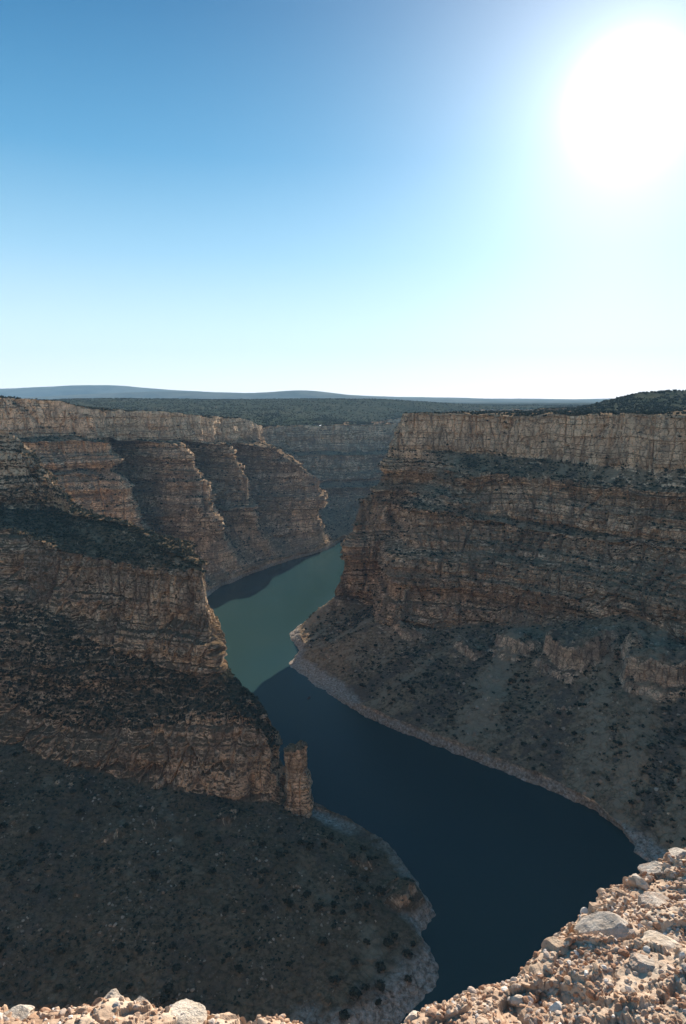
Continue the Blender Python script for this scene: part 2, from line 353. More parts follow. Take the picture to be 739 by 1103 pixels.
# ---- left far wall
def fst(L0, L1, L2, L3, L4, L5, L6, L7, back=(-30, 15)):
    dx, dy = L2[0]-L7[0], L2[1]-L7[1]; q = math.hypot(dx, dy); dx /= q; dy /= q
    L0, L1 = off(L0, dx*16, dy*16), off(L1, dx*14, dy*14); L2, L3 = off(L2, dx*5, dy*5), off(L3, dx*8, dy*8); L5 = off(L5, dx*6, dy*6, 8)
    u = (L7[0]*2-L6[0], L7[1]*2-L6[1], -306)
    return [off(L0, back[0]*4.5, back[1]*4.5, -.3), L0, L1, L2, L3, L4, L5, L6, L7, u]
far = [
 fst((-1500,760,0),(-1500,755,-50),(-1500,735,-60),(-1500,720,-105),(-1500,712,-112),(-1490,690,-180),(-1480,560,-292),(-1480,555,-300), back=(0,30)),
 fst((-760,880,4),(-758,875,-50),(-752,855,-58),(-748,845,-105),(-745,838,-112),(-735,815,-180),(-700,690,-292),(-698,686,-300), back=(-5,30)),
 fst(Y(-40,426,925),Y(-40,470,920),Y(-38,475,900),Y(-30,505,890),Y(-28,512,884),Y(-15,562,868),(-400,760,-292),(-396,756,-300), back=(-15,28)),
 fst(Y(30,429,955),Y(32,470,948),Y(35,475,925),Y(45,505,915),Y(50,511,908),Y(60,566,895),(-300,850,-292),(-296,846,-300), back=(-20,25)),
 fst(Y(76,433,978),Y(80,470,972),Y(85,475,955),Y(92,507,946),Y(100,513,938),Y(118,568,925),(-255,905,-292),(-250,902,-300)),
 fst(Y(112,440,990),Y(113,472,984),Y(125,477,962),Y(131,509,956),Y(137,519,950),Y(153,566,945),(-226,957,-292),Z(219,646)),
 fst(Y(124,441,1015),Y(126,473,1010),Y(124,478,1085),Y(130,512,1080),Y(134,520,1074),Y(150,566,1050),Y(232,630,1004),Z(237,632)),
 fst(Y(150,443,1048),Y(152,474,1042),Y(176,477,1040),Y(186,511,1030),Y(192,518,1024),Y(204,560,1010),Y(246,622,1040),Z(250,628)),
 fst(Y(188,445,1088),Y(190,475,1082),Y(206,481,1040),Y(223,513,1035),Y(227,519,1031),Y(236,556,1026),Y(262,616,1080),Z(266,620)),
 fst(Y(206,446,1112),Y(208,476,1106),Y(204,480,1165),Y(216,512,1160),Y(220,518,1150),Y(231,556,1125),Y(276,610,1110),Z(280,615)),
 fst(Y(228,448,1160),Y(230,477,1154),Y(252,478,1135),Y(266,511,1130),Y(268,517,1125),Y(273,552,1118),Y(296,603,1158),Z(300,608)),
 fst(Y(244,449,1215),Y(246,477,1210),Y(249,479,1280),Y(262,511,1270),Y(265,517,1262),Y(273,554,1235),Y(314,598,1198),Z(318,602)),
 fst(Y(270,451,1290),Y(273,477,1284),Y(300,483,1258),Y(333,508,1250),Y(338,514,1246),Y(342,553,1236),Y(343,590,1262),Z(347,594)),
 fst(Y(287,458,1345),Y(291,477,1340),Y(303,482,1330),Y(341,516,1300),Y(344,522,1298),Y(347,553,1290),Y(357,584,1312),Z(360,588)),
 fst(Y(285,460,1520),Y(290,481,1515),Y(300,485,1500),Y(318,515,1470),Y(325,520,1460),Y(340,552,1440),Y(364,579,1350),Z(366,583)),
 fst(Y(320,459,1620),Y(320,486,1610),Y(322,490,1590),Y(330,518,1570),Y(335,524,1550),Y(350,552,1500),Y(375,576,1390),Z(375,580)),
 fst(Y(370,458,1640),Y(370,486,1630),Y(370,490,1605),Y(370,518,1585),Y(371,524,1560),Y(375,550,1510),(28,1425,-292),(30,1418,-300), back=(0,30)),
 fst(Y(425,457,1715),Y(425,485,1705),Y(425,489,1680),Y(427,515,1660),Y(428,521,1630),Y(430,548,1590),(108,1500,-292),(112,1494,-300), back=(0,30)),
 fst((130,2150,-70),(135,2145,-130),(150,2130,-145),(160,2120,-190),(165,2110,-200),(200,2080,-255),(295,2005,-292),(300,2000,-300), back=(-10,30)),
 fst((450,2620,-45),(452,2612,-95),(456,2600,-110),(460,2590,-160),(463,2580,-170),(475,2550,-240),(505,2450,-292),(507,2445,-300), back=(-10,30)),
 fst((800,2760,-38),(798,2752,-90),(794,2740,-105),(790,2730,-155),(788,2722,-165),(770,2690,-240),(700,2560,-292),(698,2555,-300), back=(5,30)),
 fst((1010,2420,-32),(1002,2420,-85),(990,2420,-100),(980,2420,-150),(972,2420,-160),(940,2420,-240),(860,2420,-292),(855,2420,-300), back=(30,5)),
]
oF, PF, clF, levF, QF = loft('canyon_wall_left', far,
  [(4, 0), (44, 1, .4), (10, .2), (50, 1, .9), (12, .2), (62, 1, .9), (90, .42, 1.3), (12, 0), (3, 0)], 1250, M_far, True, big=6.0, seed=41.0, warp=3.5, gull=1.8, strata=1.25, chf=.6)

# ---- near spur: backfoot, upper tier top, its foot, main tier top, foot, lower tier top, foot, apron mid, bank, shore, under
def sst(KB, K0, K1, M1, M2, M3, M4, M7, bul=.25):
    M4, M7 = np.array(M4), np.array(M7)
    M5 = M4*.5+M7*.5; M5[2] += (M7[2]-M4[2])*-bul*.5
    M6 = M7*.93+M4*.07; M6[2] = -293.5
    U = M7*1.08-M4*.08; U[2] = -306
    return [KB, K0, K1, M1, M2, M3, tuple(M4), tuple(M5), tuple(M6), tuple(M7), tuple(U)]
spur = [
 sst((-1300,850,-150),(-1300,620,5),(-1290,590,-80),(-1280,560,-100),(-1275,540,-160),(-1270,480,-225),(-1270,455,-255),(-1260,250,-300)),
 sst((-640,800,-270),(-620,655,-5),(-610,610,-92),(-600,555,-108),(-590,525,-158),(-570,480,-225),(-560,455,-255),(-540,235,-300)),
 sst((-400,760,-290),Y(0,466,640),Y(0,548,618),Y(0,572,548),Y(0,640,520),Y(0,745,480),Y(0,800,455),(-330,235,-300)),
 sst((-350,750,-295),Y(22,474,648),Y(36,549,622),Y(35,580,538),Y(32,652,512),Y(38,765,463),Y(38,815,440),(-255,228,-300)),
 sst((-320,740,-295),Y(40,492,650),Y(60,550,620),Y(66,592,526),Y(66,668,503),Y(78,782,450),Y(80,832,427),(-180,224,-300)),
 sst((-290,720,-295),Y(80,541,602),Y(94,560,575),Y(102,602,514),Y(108,690,490),Y(112,780,446),Y(116,840,424),(-112,226,-300)),
 sst((-240,690,-298),Y(135,561,572),Y(142,576,545),Y(148,611,504),Y(152,708,482),Y(160,776,443),Y(168,850,421),(-42,238,-300)),
 sst((-190,640,-298),Y(172,577,535),Y(180,592,518),Y(186,614,493),Y(190,720,473),Y(215,770,440),Y(232,857,419),Z(430,1103), bul=.3),
 sst((-160,610,-299),Y(198,595,512),Y(203,603,503),Y(210,614,487),Y(216,727,467),Y(262,772,437),Y(276,864,418),Z(474,1045), bul=.35),
 sst((-150,600,-299),Y(206,600,507),Y(210,606,499),Y(214,615,486),Y(222,727,465),Y(277,778,435),Y(292,866,418),Z(453,1008), bul=.2),
 sst((-145,590,-299),Y(212,604,503),Y(216,608,497),Y(220,617,486),Y(230,724,466),Y(289,797,432),Y(298,867,421),Z(469,984), bul=.35),
 sst((-143,585,-299),Y(212,604,508),Y(217,608,503),Y(222,618,490),Y(231,723,470),Y(293,806,435),Y(302,868,427),Z(432,925), bul=.3),
 sst((-142,583,-299),Y(211,604,513),Y(216,608,509),Y(222,619,496),Y(232,722,475),Y(293,797,442),Y(306,867,436),Z(382,893), bul=.2),
 sst((-140,582,-299),Y(210,604,518),Y(214,608,516),Y(219,619,506),Y(230,721,485),Y(290,768,454),Y(325,863,441),Z(338,872), bul=0),
 sst((-140,580,-299),Y(206,602,528),Y(209,606,530),Y(214,616,524),Y(233,716,500),Y(268,741,476),(-62,480,-283),(-55,500,-300), bul=0),
 sst((-150,585,-280),(-145,560,-122),(-140,563,-126),(-134,560,-132),(-128,556,-200),(-112,548,-222),(-105,560,-270),(-100,585,-300), bul=0),
 sst((-220,640,-200),(-215,600,-118),(-212,605,-122),(-208,612,-130),(-204,618,-200),(-198,630,-222),(-195,640,-270),(-190,665,-300), bul=0),
]
def spur_fn(P, N, H, lev, tu, tk):
    return outcrops([(440,968,20,7),(395,925,14,4),(250,880,18,4),(120,905,14,3)])(P, N, H, lev, tu, tk)
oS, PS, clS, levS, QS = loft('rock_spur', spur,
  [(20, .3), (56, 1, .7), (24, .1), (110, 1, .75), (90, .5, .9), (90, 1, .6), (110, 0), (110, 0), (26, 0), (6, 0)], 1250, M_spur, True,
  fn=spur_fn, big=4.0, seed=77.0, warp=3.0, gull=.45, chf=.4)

# ------------------------------------------------------------------ near cliff under the viewpoint and the ledge
EDGE = [(-.95,1.50),(-.80,1.505),(-.68,1.50),(-.62,1.515),(-.55,1.50),(-.42,1.49),(-.3,1.475),(-.2,1.465),(-.10,1.455),(.0,1.43),(.10,1.425),(.17,1.45),(.25,1.50),(.33,1.545),(.42,1.575),(.50,1.60),(.58,1.665),(.65,1.73),(.75,1.81),(.86,1.90),(.96,1.965),(1.06,2.02),(1.15,2.065),(1.23,2.09)]
edge_in = [(-6.0,1.1),(-2.5,1.35),(-1.4,1.48)]+EDGE+[(1.6,2.2),(2.5,2.5),(5.0,3.4)]
own = [(-900,-260),(-400,-130),(-120,-50),(-30,-10)]+[(-6,1.1),(1.5,1.3),(5.0,2.9)]+[(40,-4),(130,-30),(300,-160),(620,-420)]
st = []
for i, (x, y) in enumerate(own):
    o_ = 1.0
    st.append([(x*1.0, y-8, -1.75), (x, y-.45, -1.9), (x*1.005, y+.2, -7), (x*1.01, y+3, -40), (x*1.02, y+16, -55), (x*1.02, y+22, -120), (x*1.03, y+40, -135), (x*1.04, y+50, -200),
               (x*1.05+4, y+135, -292), (x*1.05+4, y+145, -300), (x*1.05+4, y+152, -306)])
oN, PN, clN, levN, QN = loft('near_cliff', st, [(4, 0), (6, 0), (20, .1), (6, .1), (24, .8), (8, .2), (24, .8), (40, 0), (6, 0), (3, 0)], 260, M_wall, False, big=1.2, seed=5.0, warp=0, gull=.3)

# ------------------------------------------------------------------ plateau (everything outside the canyon rims)
rimR = QR[::12, 1]; rimF = QF[::12, 1]; rimN = QN[::6, 1]
poly = np.concatenate([rimF[:, :2], rimR[:, :2], [(900, -500)], rimN[::-1, :2], [(-1500, -300)]])
def inpoly(px_, py_, poly):
    ins = np.zeros(px_.shape, bool); n = len(poly); j = n-1
    for i in range(n):
        xi, yi = poly[i]; xj, yj = poly[j]
        c = ((yi > py_) != (yj > py_)) & (px_ < (xj-xi)*(py_-yi)/(yj-yi+1e-12)+xi)
        ins ^= c; j = i
    return ins
ctrl = np.concatenate([rimR[::4], rimF[::4], rimN[::4]])
def plateau_h(x, y):
    num = 0; den = 0; d2 = x*0+1e12
    for c in ctrl:
        q2 = (x-c[0])**2+(y-c[1])**2; d2 = np.minimum(d2, q2); w = 1/(q2+400)**1.5; num = num+w*c[2]; den = den+w
    h = num/den; h0 = h; prox = sstep(25, 420, np.sqrt(d2)); prox2 = sstep(40, 200, np.sqrt(d2))
    r = np.hypot(x, y); th = np.degrees(np.arctan2(x, y))
    cc = CX+F*np.tan(np.radians(np.clip(th, -80, 80)))/math.cos(PITCH)*1.0
    h = h*(1-sstep(2500, 6000, r))+(-25)*sstep(2500, 6000, r)
    hm = sstep(1500, 2800, y)
    h = h*(1-hm)+hm*(-28)
    # wooded swell beyond the far bend
    def bump(ax, ay, wx, wy, A): return A*np.exp(-((x-ax)/wx)**2-((y-ay)/wy)**2)
    h = h+bump(-350, 3100, 750, 620, 30)+bump(-1100, 2700, 450, 500, 26)+bump(180, 3100, 350, 450, 14)
    h = h0*(1-prox)+h*prox; hb = h
    # mesa on the right plateau
    def mesa(ax, ay, wx, wy, A, k=4):
        q = ((x-ax)/wx)**2+((y-ay)/wy)**2; return A/(1+q**k)
    n1 = 60*fbm(x/300, y/300, x*0, 3)
    h = h+mesa(545+n1, 1290+n1, 270, 210, 22, 2)+mesa(930, 1500+n1, 400, 300, 15, 2)+mesa(720, 1330, 130, 80, 9, 3)+mesa(980, 1400, 240, 100, 12, 3)
    h = h+2.5*fbm(x/120, y/120, x*0+3, 3)*sstep(20, 120, r)+10*fbm(x/900, y/900, x*0+5, 3)*sstep(1500, 4000, r)
    h = hb+(h-hb)*prox2-.6
    return h
na = 1300
ths = np.concatenate([np.linspace(-180, -34, 90)[:-1], np.linspace(-34, 36, na), np.linspace(36, 180, 90)[1:]])
rs = np.concatenate([[6.5, 12, 25, 50], np.geomspace(90, 12500, 420)])
TH, RR = np.meshgrid(np.radians(ths), rs)
X = RR*np.sin(TH); YY = RR*np.cos(TH)
Zp = plateau_h(X, YY)
near = RR < 60
Zp = np.where(RR < 120, -1.9*(1-sstep(30, 120, RR))+Zp*sstep(30, 120, RR), Zp)
fc = grid_faces(*X.shape)
inside = inpoly(X, YY, poly).ravel()
keep = ~inside[fc].any(1)
fc = fc[keep]
used = np.zeros(X.size, bool); used[fc.ravel()] = True
remap = np.cumsum(used)-1
VP = np.stack([X, YY, Zp], -1).reshape(-1, 3)[used]
oP = mesh_np('plateau', VP, remap[fc], M_plateau); tag(oP, kind='structure')
FP = remap[fc]

# far mountains, real ridges standing on the plain
def ridge_mesh(name, prof, y0, depth, mat, amp, base=-60, sd=0):
    """prof: (col,row) skyline; the ridge stands at plan distance y0"""
    pc = np.array([p_[0] for p_ in prof], float); pr = np.array([p_[1] for p_ in prof], float)
    cs = np.linspace(pc[0], pc[-1], 420); rw = np.interp(cs, pc, pr); rw = blur(rw, 6, 0)
    pts = np.array([Y(a, b, y0) for a, b in zip(cs, rw)])
    hgt = pts[:, 2]-base
    hgt = np.maximum(hgt+amp*fbm(pts[:, 0]/700+sd, pts[:, 0]*0, pts[:, 0]*0+.5, 4), 2)
    v = np.linspace(-1, 1, 61)[:, None]
    prf = np.clip(1-np.abs(v)**1.3, 0, 1)
    Xg = pts[None, :, 0]+v*0; Yg = pts[None, :, 1]+v*depth
    er = ridge(Xg/(depth*.35), Yg/(depth*.6), Xg*0+sd, 3)
    Zg = base+hgt[None]*prf*(1+.22*er*(1-prf))
    o = mesh_np(name, np.stack([Xg, Yg, Zg], -1).reshape(-1, 3), grid_faces(61, 420), mat, smooth=True)
    return tag(o, kind='structure')
ridge_mesh('distant_mountains', [(-900,424),(-500,416),(-200,420),(-60,421),(20,418),(90,414.5),(130,414.5),(175,420),(250,423),(330,424),(420,427),(520,429),(600,430),(760,428),(1100,424)], 12300, 1150, M_hill, 12, sd=3)
ridge_mesh('distant_hills', [(-700,430),(-300,427),(0,429),(70,426),(120,423.5),(175,421),(215,422),(250,424),(285,423),(305,421),(323,419),(345,421.5),(370,425),(400,428),(430,430),(500,431),(560,432),(900,430)], 9300, 900, M_hill, 6, sd=8)
ridge_mesh('distant_plain_rise', [(300,432),(400,430.5),(450,429),(520,430),(600,431),(900,431)], 10700, 700, M_hill, 5, sd=12)

# ------------------------------------------------------------------ river
V = np.array([(-2500, -900, -300), (4200, -900, -300), (4200, 4600, -300), (-2500, 4600, -300)], float)
o = mesh_np('river', V, np.array([[0, 1, 2, 3]]), M_water); tag(o, kind='structure')
Vb = V.copy(); Vb[:, 2] = -309
M_bed = NT('river bed').finish((.08, .07, .05), 1.0)
o = mesh_np('river_bed', Vb, np.array([[0, 1, 2, 3]]), M_bed); tag(o, kind='structure')

# ------------------------------------------------------------------ ray casting on the terrain
def bvh_grid(P):
    nv, nu = P.shape[:2]
    sub = P[::2, ::2]
    f = grid_faces(*sub.shape[:2])
    return BVHTree.FromPolygons([tuple(v) for v in sub.reshape(-1, 3)], [tuple(int(i) for i in q) for q in f])
BV = {'S': bvh_grid(PS), 'R': bvh_grid(PR)}
def hit(which, c, r):
    d = Vector(ray(c, r)).normalized()
    h = BV[which].ray_cast(Vector((0, 0, 0)), d)
    return h[0], h[1]

# ------------------------------------------------------------------ shrubs
def shrub_np(seed, n_leaf=46, tri=.17):
    """unit juniper: a few lobes, covered with ragged leaf-clump faces"""
    r_ = np.random.default_rng(seed)
    lobes = [((0, 0, .42), .36)]+[((.30*math.cos(a)+r_.normal()*.05, .30*math.sin(a)+r_.normal()*.05, .26+.22*r_.random()), .22+.10*r_.random()) for a in np.linspace(0, 6.28, 5)[:-1]+r_.random()*6]
    V = []; Fq = []
    for (c, rad) in lobes:
        c = np.array(c)
        for k in range(n_leaf//5):
            d = r_.normal(size=3); d /= np.linalg.norm(d); d[2] = abs(d[2])*1.1-.25
            p = c+d*rad*(.75+.4*r_.random())
            a = np.cross(d, r_.normal(size=3)); a /= np.linalg.norm(a)+1e-6; b = np.cross(d, a)+d*.5*r_.normal()
            s = tri*(.7+.7*r_.random())
            i = len(V); V += [p-a*s-b*s*.6, p+a*s-b*s*.5, p+a*s*.6+b*s, p-a*s*.7+b*s*.8]
            Fq.append((i, i+1, i+2, i+3))
        # solid heart
        i = len(V); q = rad*.8
        V += [c+np.array(v)*q for v in ((1,0,0),(0,1,0),(-1,0,0),(0,-1,0),(.1,.1,1),(0,0,-1))]
        Fq += [(i, i+1, i+4, i+4), (i+1, i+2, i+4, i+4), (i+2, i+3, i+4, i+4), (i+3, i, i+4, i+4)]
    return np.array(V), np.array(Fq)
def scrub_np(seed):
    """small far shrub, 20 faces"""
    r_ = np.random.default_rng(seed)
    V = []; Fq = []
    for k in range(3):
        c = r_.normal(size=3)*np.array((.22, .22, .08))+np.array((0, 0, .3)); q = .26+.16*r_.random(); i = len(V); th = r_.random()*6
        ring = [c+q*np.array((math.cos(th+a)*(.8+.5*r_.random()), math.sin(th+a)*(.8+.5*r_.random()), r_.normal()*.2)) for a in (0, 1.57, 3.14, 4.71)]
        V += ring+[c+np.array((r_.normal()*.1, r_.normal()*.1, q*1.05)), c-np.array((0, 0, q))]
        Fq += [(i, i+1, i+4), (i+1, i+2, i+4), (i+2, i+3, i+4), (i+3, i, i+4), (i+1, i, i+5), (i+2, i+1, i+5), (i+3, i+2, i+5), (i, i+3, i+5)]
    return np.array(V), np.array(Fq)

def samples(P, lev, n, lo, hi, dens=None, minz=.35, zone=None, szr=None, view=True):
    """random points on a loft between two levels, weighted by real area"""
    A = P[:-1, :-1]; B = P[:-1, 1:]; C = P[1:, :-1]
    cr = np.cross(B-A, C-A); ar = np.linalg.norm(cr, axis=2); nz = np.abs(cr[..., 2])/(ar+1e-9)
    L_ = lev[:-1, :-1]
    w = ar*(L_ >= lo)*(L_ <= hi)*(nz > minz)*(A[..., 2] > -291)
    if id(P) in CH: w = w*sstep(.28, .0, CH[id(P)][:-1, :-1])
    if view: w = w*(np.abs(A[..., 0]) < .60*A[..., 1]+15)*(A[..., 1] > 120)
    if dens is not None: w = w*dens(A[..., 0], A[..., 1], A[..., 2])
    w = w.ravel(); w = w/w.sum()
    idx = rng.choice(len(w), size=n, p=w)
    i, j = np.unravel_index(idx, ar.shape)
    a, b = rng.random((2, n))
    return A[i, j]+(B-A)[i, j]*a[:, None]+(C-A)[i, j]*b[:, None]
def merge(name, protos, pts, sizes, mat, squash=.85):
    Vs = []; Fs = []; base = 0
    sel = rng.integers(0, len(protos), len(pts))
    for k, (V0, F0) in enumerate(protos):
        m = sel == k; p = pts[m]; s = sizes[m]; n = len(p)
        if not n: continue
        th = rng.random(n)*6.283; ct, sn = np.cos(th), np.sin(th)
        x = V0[None, :, 0]*ct[:, None]-V0[None, :, 1]*sn[:, None]; y = V0[None, :, 0]*sn[:, None]+V0[None, :, 1]*ct[:, None]
        z = np.repeat(V0[None, :, 2]*squash, n, 0)
        W = np.stack([x, y, z], -1)*s[:, None, None]+p[:, None, :]
        Vs.append(W.reshape(-1, 3)); Fs.append((F0[None]+(np.arange(n)*len(V0))[:, None, None]+base).reshape(-1, F0.shape[1])); base += n*len(V0)
    return mesh_np(name, np.concatenate(Vs), np.concatenate(Fs), mat)
small = [scrub_np(100+k) for k in range(10)]
def clump(sc, th, seed):
    return lambda x, y, z: np.clip(sstep(th-.25, th+.15, fbm((x+seed)/sc, y/sc, z/sc, 3)), .06, 1)
talusR = samples(PR, levR, 6200, 6, 7.2, clump(60, .0, 3), .3)
ledgeR = samples(PR, levR, 9500, 1.1, 6, clump(45, -.15, 9), .58)
ledgeR = np.concatenate([ledgeR, samples(PR, levR, 2600, 0, 1.05, None, .5)])
ledgeR = np.concatenate([ledgeR, samples(PR, levR, 2900, 1.98, 3.05, clump(30, -.5, 4), .1), samples(PR, levR, 2200, 3.98, 5.05, clump(30, -.3, 4), .1)])
scrubR = np.concatenate([talusR, ledgeR])
szR = np.concatenate([1.3+2.6*rng.random(len(talusR))**1.8, 1.6+2.6*rng.random(len(ledgeR))**1.5])
o = merge('juniper_scrub', small, scrubR-[0, 0, .3], szR, M_jun)
tag(o, 'dark scattered juniper scrub on the ledges and talus of the right canyon wall', 'scrub', kind='stuff')
apron = samples(PS, levS, 3400, 6, 8.2, clump(40, -.05, 21), .2)
slope = samples(PS, levS, 7500, 4, 5.1, clump(40, -.45, 5), .15)
crest = samples(PS, levS, 7000, 0, 3.02, clump(40, -.5, 15), .55)
scr = np.concatenate([apron, slope, crest])
szS = np.concatenate([.7+1.7*rng.random(len(apron))**2, 1.1+2.4*rng.random(len(slope))**1.6, 1.0+2.2*rng.random(len(crest))**1.5])
o = merge('juniper_scrub', small, scr-[0, 0, .25], szS, M_jun)
tag(o, 'dense dark juniper scrub on the slopes and crest of the near left spur', 'scrub', kind='stuff')
fl = np.concatenate([samples(PF, levF, 5200, 6, 7.3, clump(60, -.1, 31), .3), samples(PF, levF, 6000, 1.1, 6, clump(40, -.2, 8), .55), samples(PF, levF, 5000, 0, 1.05, None, .5), samples(PF, levF, 1500, 1.98, 3.05, clump(30, -.4, 4), .1), samples(PF, levF, 1500, 3.98, 5.05, clump(30, -.2, 4), .1)])
fl = fl[(fl[:, 1] < 1400) | (rng.random(len(fl)) < .3)]
o = merge('juniper_scrub', small, fl-[0, 0, .3], 2.0+3.2*rng.random(len(fl))**1.5, M_jun)
tag(o, 'dark scrub on the shelves and lower slopes of the far left canyon wall', 'scrub', kind='stuff')
# plateau woodland
ta = VP[FP[:, 0]]; tb = VP[FP[:, 1]]; tc = VP[FP[:, 3]]
ar = np.linalg.norm(np.cross(tb-ta, tc-ta), axis=1)
rr = np.hypot(ta[:, 0], ta[:, 1])
w = ar*(rr > 500)*(rr < 4500)*(np.abs(ta[:, 0]) < .6*ta[:, 1]+30)/np.maximum(rr, 900)**1.6
w = w*np.clip(sstep(-.35, .1, fbm(ta[:, 0]/90, ta[:, 1]/90, ta[:, 0]*0, 3)), .15, 1); w /= w.sum()
idx = rng.choice(len(w), size=30000, p=w); a, b = rng.random((2, 30000))
pp = ta[idx]+(tb-ta)[idx]*a[:, None]+(tc-ta)[idx]*b[:, None]
o = merge('juniper_woodland', small, pp, 2.6+3.0*rng.random(30000), M_jun, squash=.95)
tag(o, 'dark juniper woodland covering the plateau tops and mesa beyond the rims', 'woodland', kind='stuff')

# individual junipers: foliage crown and trunk, placed on the slopes
protoJ = []
for k in range(6):
    Vj, Fj = shrub_np(500+k, 60, .16)
    me = bpy.data.meshes.new('foliage')
    me.from_pydata([tuple(v) for v in Vj], [], [tuple(dict.fromkeys(int(i) for i in f)) for f in Fj]); me.materials.append(M_jun)
    bm = bmesh.new()
    bmesh.ops.create_cone(bm, segments=6, radius1=.06, radius2=.035, depth=.5, matrix=Matrix.Translation((0, 0, .08)) @ Matrix.Rotation(.15, 4, 'X'))
    mt = bpy.data.meshes.new('trunk'); bm.to_mesh(mt); bm.free(); mt.materials.append(M_bark)
    protoJ.append((me, mt))
def juniper(p, s, label, group, k):
    e = bpy.data.objects.new('juniper_shrub', None); col.objects.link(e)
    e.location = p; e.scale = (s, s, s*random.uniform(.8, 1.05)); e.rotation_euler = (0, 0, random.random()*6.28)
    e.empty_display_size = .1
    tag(e, label, 'shrub', group)
    for nm, me in zip(('foliage', 'trunk'), protoJ[k % 6]):
        o = bpy.data.objects.new(nm, me); col.objects.link(o); o.parent = e
k = 0
spots = [(410,1044,5.2),(410,1065,5.0),(383,1073,5.4),(360,1057,4.2),(371,1096,4.6),(408,1081,3),(394,1066,4),(382,1038,3.6),(348,1016,4.6),(395,1016,3.2),(380,925,4.2),(391,915,3.6),(349,912,3.2),(380,944,4.4),
         (394,948,4),(410,962,5),(386,979,4),(360,976,4.2),(369,985,3.4),(395,976,3.6),(363,968,2.6),(360,999,3),(418,1018,5),(439,1030,4.4),(425,1010,3.6),(440,1057,3.6),(445,1018,3)]
for (c, r, s) in spots:
    h, n = hit('S', c, r)
    if h is None: continue
    juniper(h-Vector((0, 0, .2)), s, 'round dark juniper on the rocky point of the left slope beside dark water', 'junipers on the rocky point at the water', k); k += 1
ap2 = samples(PS, levS, 120, 6.05, 8.0, None, .2)
zones = [('dark green juniper scattered over the brown slope below the lower left cliffs', 'junipers on the lower left slope', ap2, (2.4, 4.8))]
tr = samples(PR, levR, 150, 6.3, 7.1, lambda x, y, z: np.where(y < 640, 1, .15)*clump(50, -.1, 3)(x, y, z), .3)
zones.append(('dark juniper bush on the talus slope between the right cliffs and the shoreline', 'junipers on the right talus slope', tr, (2.6, 4.8)))
for lab, grp, pts, (a, b) in zones:
    for p in pts:
        juniper(Vector(p)-Vector((0, 0, .2)), a+(b-a)*random.random()**1.6, lab, grp, k); k += 1

# ------------------------------------------------------------------ pinnacle
def pinnacle(name, base, top, wx, wy, label, lean=(0, 0)):
    nu, nv = 150, 190
    base = np.array(base); H_ = top-base[2]
    a = np.linspace(0, 2*math.pi, nu+1)[:-1]; v = np.linspace(0, 1, nv)[:, None]
    sq = 1/(np.abs(np.cos(a))**3.2+np.abs(np.sin(a))**3.2)**(1/3.2)
    cap = np.where(v > .955, np.sqrt(np.clip(1-((v-.955)/.045)**2, 0, 1)), 1)
    wid = (1.16-.34*v+.09*np.sin(v*7+1.2)+.05*np.sin(v*17))*cap*(1+.16*fbm(v*4+0*a, 0*a+.5, 0*a, 2))
    X = base[0]+lean[0]*v+1.0*np.sin(v*5)+wx*.5*wid*sq*np.cos(a); Yc = base[1]+lean[1]*v+wy*.5*wid*sq*np.sin(a)
    Zc = base[2]+H_*v+0*X
    nx, ny = np.cos(a)+0*X, np.sin(a)+0*X
    d = 2.3*fbm(X/8, Yc/9, Zc/25, 3)+.9*pn(X*0+2, X*0+.5, Zc/3.0)+.5*pn(X*0+2, X*0+.5, Zc/1.2)-1.6*np.exp(-(np.abs(pn(X/5, Yc/5, Zc/40))/.1)**2)+.35*fbm(X/1.6, Yc/1.6, Zc/1.6, 2)
    d = d*cap
    X = X+nx*d; Yc = Yc+ny*d; Zc = Zc+(1.4*fbm(X/4, Yc/4, X*0, 2)-2.6*sstep(.5, 3, base[0]-X+1.5))*sstep(.8, 1, v)
    Vv = np.stack([X, Yc, Zc], -1).reshape(-1, 3)
    i = np.arange(nv-1)[:, None]*nu+np.arange(nu)[None]; j = np.arange(nv-1)[:, None]*nu+(np.arange(nu)[None]+1) % nu
    f = np.stack([i, j, j+nu, i+nu], -1).reshape(-1, 4)
    o = mesh_np(name, Vv, f, M_spur)
    return tag(o, label, 'rock pinnacle')
b = Y(321, 871, 422); t_ = Y(320, 798, 424)
pinnacle('rock_pinnacle', (b[0], b[1], b[2]-4), t_[2], 16.5, 12.0, 'tall rough rock pinnacle standing apart at the river end of the lower cliffs')

# ------------------------------------------------------------------ boat
def box(bm, cx, cy, cz, sx, sy, sz, bev=0):
    r_ = bmesh.ops.create_cube(bm, size=1, matrix=Matrix.Translation((cx, cy, cz)) @ Matrix.Diagonal((sx, sy, sz, 1)))
    if bev:
        es = set(e for v in r_['verts'] for e in v.link_edges)
        bmesh.ops.bevel(bm, geom=list(es), offset=bev, segments=2, affect='EDGES')
def bmobj(name, bm, mat, parent=None):
    me = bpy.data.meshes.new(name); bm.to_mesh(me); bm.free(); me.materials.append(mat)
    o = bpy.data.objects.new(name, me); col.objects.link(o); o.parent = parent
    return o
def simple(name, c, rough=.5, spec=.4, metal=0):
    t = NT(name); P = t.node('ShaderNodeTexCoord').outputs['Object']
    cc = t.mix(t.noise(P, 6, 3), tuple(v*.8 for v in c), c)
    m = t.finish(cc, rough, spec=spec); t.bsdf.inputs['Metallic'].default_value = metal; return m
boat = bpy.data.objects.new('motorboat', None); col.objects.link(boat)
boat.location = Z(333, 752, -299.95); boat.rotation_euler = (0, 0, R(62))
tag(boat, 'small dark open motorboat alone on the blue water off the rocky point', 'boat')
bm = bmesh.new()
secs = []
